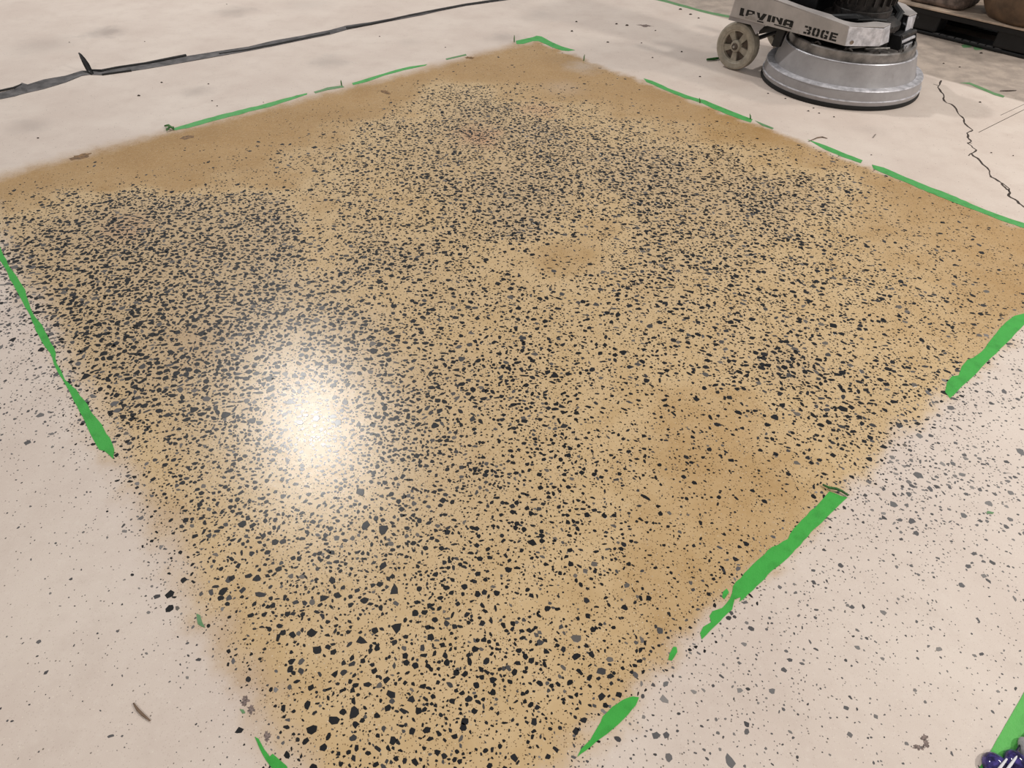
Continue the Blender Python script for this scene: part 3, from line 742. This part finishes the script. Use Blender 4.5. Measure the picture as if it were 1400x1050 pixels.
ink([bar(-.458, -.414, zb - .009, zb - .002)])
ink([bar(-.342, -.226, zb - .004, zb + .002)])                            # bar below
ink([[(-.548, zb - .008), (-.462, zb - .008), (-.470, zb + .010), (-.505, zb + .016), (-.540, zb + .004)]], m_bare, 'worn_patch', .0009)
def num(x, w, segs):
    return [bar(x + a * w, x + b * w, .3195 + c * .0425, .3195 + d * .0425) for a, b, c, d in segs]
w = .044
ink(num(-.147, w, [(0, .45, .76, 1), (.55, .95, .76, 1), (.66, 1, .58, .86), (.35, .85, .42, .58), (.66, 1, .14, .44), (.55, .95, 0, .24), (0, .45, 0, .24)]))          # 3
ink(num(-.094, w, [(0, .34, .12, .88), (.1, .45, .76, 1), (.56, .9, .76, 1), (.66, 1, .12, .88), (.56, .9, 0, .24), (.1, .45, 0, .24)]))                                # 0
ink(num(-.040, w, [(0, .34, .12, .88), (.1, .45, .76, 1), (.56, 1, .78, 1), (.70, 1, .64, .80), (.68, 1, 0, .46), (.52, .80, .32, .48), (.1, .45, 0, .22), (.52, .8, 0, .22)]))   # G
ink(num(.016, w, [(0, .34, 0, 1), (.36, 1, .76, 1), (.36, .9, .41, .6), (.36, 1, 0, .24)]))                                                                           # E
mesh('rivet', *lathe([(.0005, -.003), (.004, -.002), (.005, .001)], 8, 'y', center=(-.178, -.3588, .320)), m_bolt, sp)
# wheel: tyre, dished disc with five openings, hub, bolt
wc = (-.583, -.30, .142)
wh = empty('wheel', wc); wh.parent = gr
mesh('tyre', *lathe([(.098, -.030), (.102, -.034), (.126, -.036), (.137, -.030), (.141, -.016), (.141, .016), (.137, .030), (.126, .036), (.102, .034), (.098, .030)], 64, 'y', closed=True), m_wheel, wh, True)
mesh('disc', *lathe([(.02, -.006), (.10, -.006), (.10, .010), (.02, .010)], 48, 'y', closed=True), m_recess, wh)
mesh('rim_ring', *lathe([(.088, -.026), (.101, -.030), (.101, -.004), (.088, -.004)], 48, 'y', closed=True), m_wheel, wh, True)
for k in range(5):
    a = math.radians(90 + 36 + 72 * k)
    def rp(r_, da): return (r_ * math.cos(a + da), r_ * math.sin(a + da))
    q = [rp(.030, -.42), rp(.092, -.24), rp(.092, .24), rp(.030, .42)]
    mesh('spoke', *slab([(x_, -.020, z_) for x_, z_ in q], (0, .016, 0)), m_wheel, wh)
mesh('hub', *lathe([(.0005, -.040), (.016, -.040), (.018, -.036), (.032, -.034), (.036, -.026), (.036, 0)], 32, 'y'), m_wheel, wh, True)
mesh('hub_cap', *lathe([(.0005, -.044), (.018, -.043), (.022, -.036)], 24, 'y'), m_recess, wh, True)
mesh('bolt', *lathe([(.0005, -.050), (.007, -.049), (.009, -.042)], 12, 'y'), m_bolt, wh, True)
w2 = wh.copy(); col.objects.link(w2); w2.location = (-.583, .30, .142); w2.rotation_euler = (0, 0, math.pi)
for c_ in list(wh.children):
    k_ = c_.copy(); col.objects.link(k_); k_.parent = w2
mesh('axle', *tube([(-.583, -.28, .142), (-.583, .28, .142)], .014, 12), m_black, gr, True)
for sg in (-1, 1):
    mesh('axle_bracket', *slab([(-.64, sg * .255, ZB), (-.50, sg * .255, ZB), (-.555, sg * .255, .12), (-.61, sg * .255, .12)], (0, sg * -.008, 0)), m_black, gr)
    mesh('fender', *slab([(-.66, sg * .350, ZB + .001), (-.40, sg * .350, ZB + .001), (-.43, sg * .350, .275), (-.45, sg * .350, .245), (-.50, sg * .350, .290), (-.66, sg * .350, .285)], (0, sg * -.01, 0)), m_paint, gr)
    mesh('strut', *slab([(-.46, sg * .30, .235), (-.30, sg * .30, .30), (-.30, sg * .30, .335), (-.46, sg * .30, .275)], (0, sg * -.03, 0)), m_black, gr)
    mesh('strut_foot', *slab([(-.345, sg * .29, .31), (-.29, sg * .29, .31), (-.31, sg * .29, .19), (-.36, sg * .29, .19)], (0, sg * -.03, 0)), m_black, gr)
# motor and dark machinery between the arms
mesh('deck', *prism([(-.60, -.25), (.02, -.25), (.17, -.16), (.20, 0), (.17, .16), (.02, .25), (-.60, .25)], .285, .345), m_black, gr)
bevel(mesh('motor_base', *lathe([(.02, .34), (.235, .345), (.235, .375), (.20, .395), (.165, .40), (.165, .44), (.02, .44)], 40, center=(.0, .0, 0)), m_motor, gr, True), .003)
mesh('motor', *lathe([(.02, .43), (.150, .435), (.155, .46), (.155, .70), (.14, .73), (.02, .735)], 40), m_motor, gr, True)
for k in range(22):
    a = 2 * math.pi * k / 22
    mesh('cooling_fin', *slab([(.150 * math.cos(a), .150 * math.sin(a), .47), (.176 * math.cos(a), .176 * math.sin(a), .47), (.176 * math.cos(a), .176 * math.sin(a), .69), (.150 * math.cos(a), .150 * math.sin(a), .69)], (-.006 * math.sin(a), .006 * math.cos(a), 0)), m_motor, gr)
bevel(mesh('shadow_caster_tank', *box(-.66, 0, .80, .30, .52, .44), m_paint, gr), .03, 3)  # invented tank above the view, added to cast the grinder's shadow
mesh('shadow_caster_mast', *slab([(-.60, -.16, .33), (-.50, -.16, .33), (-.66, -.16, 1.02), (-.74, -.16, 1.02)], (0, .32, 0)), m_paint, gr)  # unseen mast, added for the shadow on the floor
mesh('shadow_caster_handle', *tube([(-.70, -.16, 1.0), (-.86, -.26, 1.06), (-.90, -.10, 1.07), (-.90, .10, 1.07), (-.86, .26, 1.06), (-.70, .16, 1.0)], .018, 10), m_black, gr, True)  # unseen too, put in for the cast shadow
bevel(mesh('control_box', *box(-.36, 0, .47, .34, .40, .24), m_black, gr), .012)
mesh('hose', *tube([(-.20, -.20, .36), (-.05, -.235, .40), (.06, -.20, .42), (.10, -.12, .40), (.05, -.05, .45)], .022, 10), m_black, gr, True)
mesh('hose', *tube([(.19, .06, .36), (.17, .15, .40), (.06, .22, .44), (-.10, .24, .48)], .026, 10), m_black, gr, True)
mesh('cable', *tube([(.14, -.05, .36), (.19, -.09, .41), (.15, -.16, .42), (.02, -.22, .40), (-.16, -.24, .41)], .009, 8), m_black, gr, True)
bevel(mesh('clamp_block', *box(.10, .10, .375, .10, .12, .06), m_black, gr), .006)
bevel(mesh('clamp_block', *box(.10, -.10, .375, .08, .10, .05), m_motor, gr), .006)
# hinge and lamp block at the nose
bevel(mesh('nose_bracket', *box(.245, .085, .300, .05, .21, .070), m_black, gr), .006)
mesh('nose_bar', *tube([(.278, -.01, .325), (.278, .18, .325)], .013, 12), m_motor, gr, True)
mesh('nose_bar', *tube([(.286, -.01, .300), (.286, .17, .300)], .010, 12), m_alu_lit, gr, True)
nb_ = bevel(mesh('nose_lamp', *box(.276, .075, .270, .05, .15, .032), m_black, gr), .004)
bevel(mesh('lamp_plate', *box(.303, .075, .272, .006, .105, .024), m_alu_lit, nb_), .001)
for yy in (.045, .105): mesh('lamp_lens', *lathe([(.0005, .308), (.010, .3075), (.0115, .304)], 14, 'x', center=(0, yy, .272)), m_bolt, nb_, True)
for yy in (-.025, .17): mesh('bracket_cheek', *slab([(.235, yy, .252), (.30, yy, .252), (.305, yy, .28), (.285, yy, .335), (.235, yy, .335)], (0, .012, 0)), m_black, gr)
mesh('tension_rod', *tube([(.10, -.30, .282), (.16, -.26, .296), (.19, -.22, .300)], .006, 8), m_bolt, gr, True)
mesh('tension_rod', *tube([(.19, -.24, .290), (.27, -.10, .284)], .005, 8), m_bolt, gr, True)

# ------------------------------------------------------------------ pallet and its load, upper right
pa, pb = G(1252, 45), G(1398, 81)
pd = (pb - pa) / np.linalg.norm(pb - pa)
PL = 1.15
proot = empty('pallet', (pb[0], pb[1], 0), math.atan2(pd[1], pd[0]))
tag(proot, 'black plastic pallet with a pale board on top behind the grinder', 'pallet')
# local x runs along the front edge to the right (front corner at 0), y to the back
m_pal = simple('black_pallet_plastic', (13, 13, 15), .5, var=.3, scale=14)
m_palgrey = simple('grey_pallet_rib', (78, 76, 76), .6, var=.2)
m_board = simple('dusty_board', (176, 156, 138), .7, var=.15, scale=9)
for x_ in (-.115, -.74, -1.30):
    for y_ in (.09, .50, .92):
        bevel(mesh('foot_block', *box(x_, y_, .085, .23, .17, .126), m_pal, proot), .02, 3)
for y_ in (.09, .50, .92):
    bevel(mesh('runner', *box(-.70, y_, .012, 1.42, .17, .022), m_pal, proot), .006)
for k in range(9):
    mesh('runner_rib', *box(-.62 + k * .055, .022, .025, .045, .03, .004), m_palgrey, proot)
bevel(mesh('deck', *box(-.70, .50, .159, 1.42, 1.04, .024), m_pal, proot), .006)
bevel(mesh('deck_skirt', *box(-.70, -.012, .150, 1.40, .018, .034), m_pal, proot), .004)
board = bevel(mesh('board', *box(-.70, .50, .178, 1.46, 1.08, .014), m_board, proot), .003)
rpt = lambda x_, y_, z_: (pb[0] + pd[0] * x_ - pd[1] * y_, pb[1] + pd[1] * x_ + pd[0] * y_, z_)

def sack(loc, R, h, folds, mat, name, label, cat, squash=(1, 1)):
    v, f = [], []
    seg, rows = 72, 16
    for j in range(rows + 1):
        q = j / rows
        prof = math.sin(math.pi * min(1, .18 + q * .74)) ** .45
        for i in range(seg):
            a = 2 * math.pi * i / seg
            wr = 1 + folds * (math.sin(a * 9 + 2 * q) * .5 + math.sin(a * 17 + 3 + q * 3) * .3 + math.sin(a * 5) * .4) * (.25 + .75 * q)
            r_ = R * prof * wr
            v.append((r_ * math.cos(a) * squash[0], r_ * math.sin(a) * squash[1], q * h))
    for j in range(rows):
        for i in range(seg):
            a = j * seg + i; b = j * seg + (i + 1) % seg
            f.append((a, b, b + seg, a + seg))
    f.append(tuple(range(seg))[::-1]); f.append(tuple(range(rows * seg, (rows + 1) * seg)))
    o_ = mesh(name, v, f, mat, smooth=True); o_.location = loc
    return tag(o_, label, cat)
m_sack = simple('brown_sack', (92, 72, 54), .55, var=.25, scale=7, bump=.6)
m_bundle = simple('grey_brown_bundle', (104, 90, 82), .7, var=.3, scale=22, bump=.8)
sack(rpt(-.14, .23, .186), .34, .42, .035, m_sack, 'sack', 'large round brown sack on the black pallet', 'sack')
o = mesh('bundle', *prism([(-.20, -.12), (.16, -.13), (.20, -.08), (.21, .2), (-.21, .22)], 0, .20), m_bundle)
bevel(o, .03, 3); o.location = rpt(-.72, .14, .186); o.rotation_euler = (0, 0, math.atan2(pd[1], pd[0]) + .06)
tag(o, 'grey brown wrapped bundle on the pallet left of the round sack', 'bundle')
o = mesh('bundle', *prism([(-.16, -.12), (.12, -.13), (.14, .2), (-.15, .22)], 0, .16), simple('dark_bundle', (38, 34, 32), .7, var=.3))
bevel(o, .02, 3); o.location = rpt(-1.10, .36, .186)
tag(o, 'dark bundle at the back of the pallet partly behind the grinder', 'bundle')

# ------------------------------------------------------------------ shoe in the lower right corner
m_gloss = NT('glossy_purple_rubber'); _c = m_gloss.coords(); _n = m_gloss.noise(_c, 60, 4, .6)
m_gloss.set(Base_Color=m_gloss.mix(m_gloss.step(_n, .35, .7), lin(28, 22, 62), lin(84, 72, 150)), Roughness=.10); m_gloss = m_gloss.mat
m_navy = simple('navy_shoe_fabric', (24, 20, 46), .35, var=.3, scale=80)
m_white = simple('white_shoe_stripe', (238, 236, 240), .4, var=.02)
m_greyup = simple('grey_shoe_mesh', (168, 164, 166), .7, var=.1, scale=150)
sp0 = G(1380, 1060)
shoe = empty('shoe', (sp0[0], sp0[1], .0012))
tag(shoe, 'glossy purple and navy shoe tip with white stripes in the bottom right corner', 'shoe')
SL = lambda px, py, z: (*(G(px, py, z) - sp0), z)
def lobe(cx, cy, rx, ry, h, name, mat, parent, z0=0.0):
    v, f = [], []
    prof = [(1.0, 0), (1.04, .18), (1.0, .42), (.88, .68), (.66, .87), (.36, .97), (.05, 1.0)]
    seg = 28
    for i in range(seg):
        a = 2 * math.pi * i / seg
        for r_, z_ in prof: v.append((cx + rx * r_ * math.cos(a), cy + ry * r_ * math.sin(a), z0 + h * z_))
    k = len(prof)
    for i in range(seg):
        j = (i + 1) % seg
        for q in range(k - 1): f.append((i * k + q, j * k + q, j * k + q + 1, i * k + q + 1))
    f.append(tuple(i * k for i in range(seg))); f.append(tuple(i * k + k - 1 for i in range(seg)))
    return mesh(name, v, f, mat, parent, True)
a_, b_ = SL(1366, 1052, .012), SL(1395, 1050, .012)
lobe(a_[0], a_[1], .025, .034, .022, 'toe_bumper', m_gloss, shoe)
lobe(b_[0], b_[1], .024, .036, .024, 'toe_bumper', m_gloss, shoe)
mid = ((a_[0] + b_[0]) / 2, (a_[1] + b_[1]) / 2)
bevel(mesh('sole', *prism([(mid[0] - .044, mid[1] - .25), (mid[0] + .044, mid[1] - .25), (mid[0] + .056, mid[1] - .10), (mid[0] + .050, mid[1]), (mid[0] + .022, mid[1] + .022), (mid[0], mid[1] + .012), (mid[0] - .022, mid[1] + .018), (mid[0] - .048, mid[1] - .005), (mid[0] - .052, mid[1] - .10)], 0, .011), m_navy, shoe), .002)
lobe(mid[0], mid[1] - .14, .050, .12, .070, 'upper', m_navy, shoe, .010)
for p0, p1 in (((1376, 1038), (1362, 1056)), ((1390, 1034), (1374, 1056))):
    mesh('stripe', *tube([SL(*p0, .020), SL((p0[0] + p1[0]) / 2, (p0[1] + p1[1]) / 2, .027), SL(*p1, .034)], [.0018, .0026, .0026], 8), m_white, shoe, True)
mesh('toe_groove_shadow', *tube([SL(1374, 1036, .006), SL(1381, 1036, .010), SL(1388, 1029, .012), SL(1398, 1014, .006), SL(1410, 996, .004)], .0025, 8), m_navy, shoe, True)  # dark toe groove, drawn on as a shadow line along the tape edge
c_ = SL(1412, 1036, .01)
lobe(c_[0], c_[1], .018, .04, .020, 'side_panel', m_greyup, shoe, .002)

# ------------------------------------------------------------------ loose bits on the slab
m_grit = simple('dark_grit', (62, 52, 46), .8, var=.3)
def crumb(px, py, w, label):
    p = G(px, py); n = 7; pts = []
    for i in range(n):
        a = 2 * math.pi * i / n; r_ = w * random.uniform(.35, .6); pts.append((r_ * 1.5 * math.cos(a), r_ * math.sin(a)))
    v = [(x_, y_, 0) for x_, y_ in pts] + [(x_ * .5, y_ * .5, w * .4) for x_, y_ in pts]
    f = [tuple(range(n))[::-1], tuple(range(n, 2 * n))] + [(i, (i + 1) % n, n + (i + 1) % n, n + i) for i in range(n)]
    o_ = mesh('grit_crumb', v, f, m_grit); o_.location = (p[0], p[1], 0)
    tag(o_, label, 'grit', 'grit crumbs on the pale floor')
for x_, y_, w_ in [(190, 131, .014), (221, 113, .012), (285, 115, .010), (52, 189, .010), (290, 138, .009), (297, 145, .008), (95, 58, .008), (198, 57, .008), (310, 6, .008), (360, 140, .006)]:
    crumb(x_, y_, w_, 'dark grit crumb on the pale floor by the dark joint tape')
for x_, y_, w_ in [(788, 30, .016), (782, 43, .018), (831, 58, .014), (843, 33, .016), (857, 35, .02), (896, 42, .012), (932, 71, .014), (892, 79, .012), (957, 105, .012), (930, 13, .02), (944, 20, .018), (955, 25, .014), (877, 59, .01), (519, 50, .01), (609, 65, .008)]:
    crumb(x_, y_, w_, 'dark grit crumb on the pale floor left of the grinder')
for x_, y_, w_ in [(1050, 128, .010), (1074, 135, .010), (1105, 152, .012), (1112, 148, .01), (1120, 155, .01), (1140, 160, .01), (1340, 140, .012), (1341, 73, .02), (1385, 213, .008), (1355, 209, .008), (1191, 212, .007), (1290, 87, .012), (1312, 92, .012)]:
    crumb(x_, y_, w_, 'dark grit crumb on the pale floor around the grinder shroud')
def stick(pts, r, label, mat, name='twig'):
    P = [G(*p) for p in pts]; c = P[0]
    o_ = mesh(name, *tube([(p[0] - c[0], p[1] - c[1], r) for p in P], [r * (.5 if i in (0, len(P) - 1) else 1) for i in range(len(P))], 6), mat, smooth=True)
    o_.location = (c[0], c[1], 0.0)
    return tag(o_, label, 'debris')
m_twig = simple('brown_splinter', (112, 92, 76), .8, var=.2)
stick([(183, 962), (189, 971), (196, 978), (206, 986)], .0028, 'brown splinter lying on the pale floor at lower left', m_twig)
stick([(1367, 125), (1378, 125), (1389, 124.5)], .004, 'dark thin sliver beyond the worn tape near the pallet', m_grit)
stick([(1105, 194), (1117, 189), (1124, 188), (1131, 190)], .003, 'thin bent thread on the pale floor below the shroud', m_twig)
stick([(1193, 189), (1197, 184)], .003, 'short dark sliver on the pale floor below the shroud', m_grit)
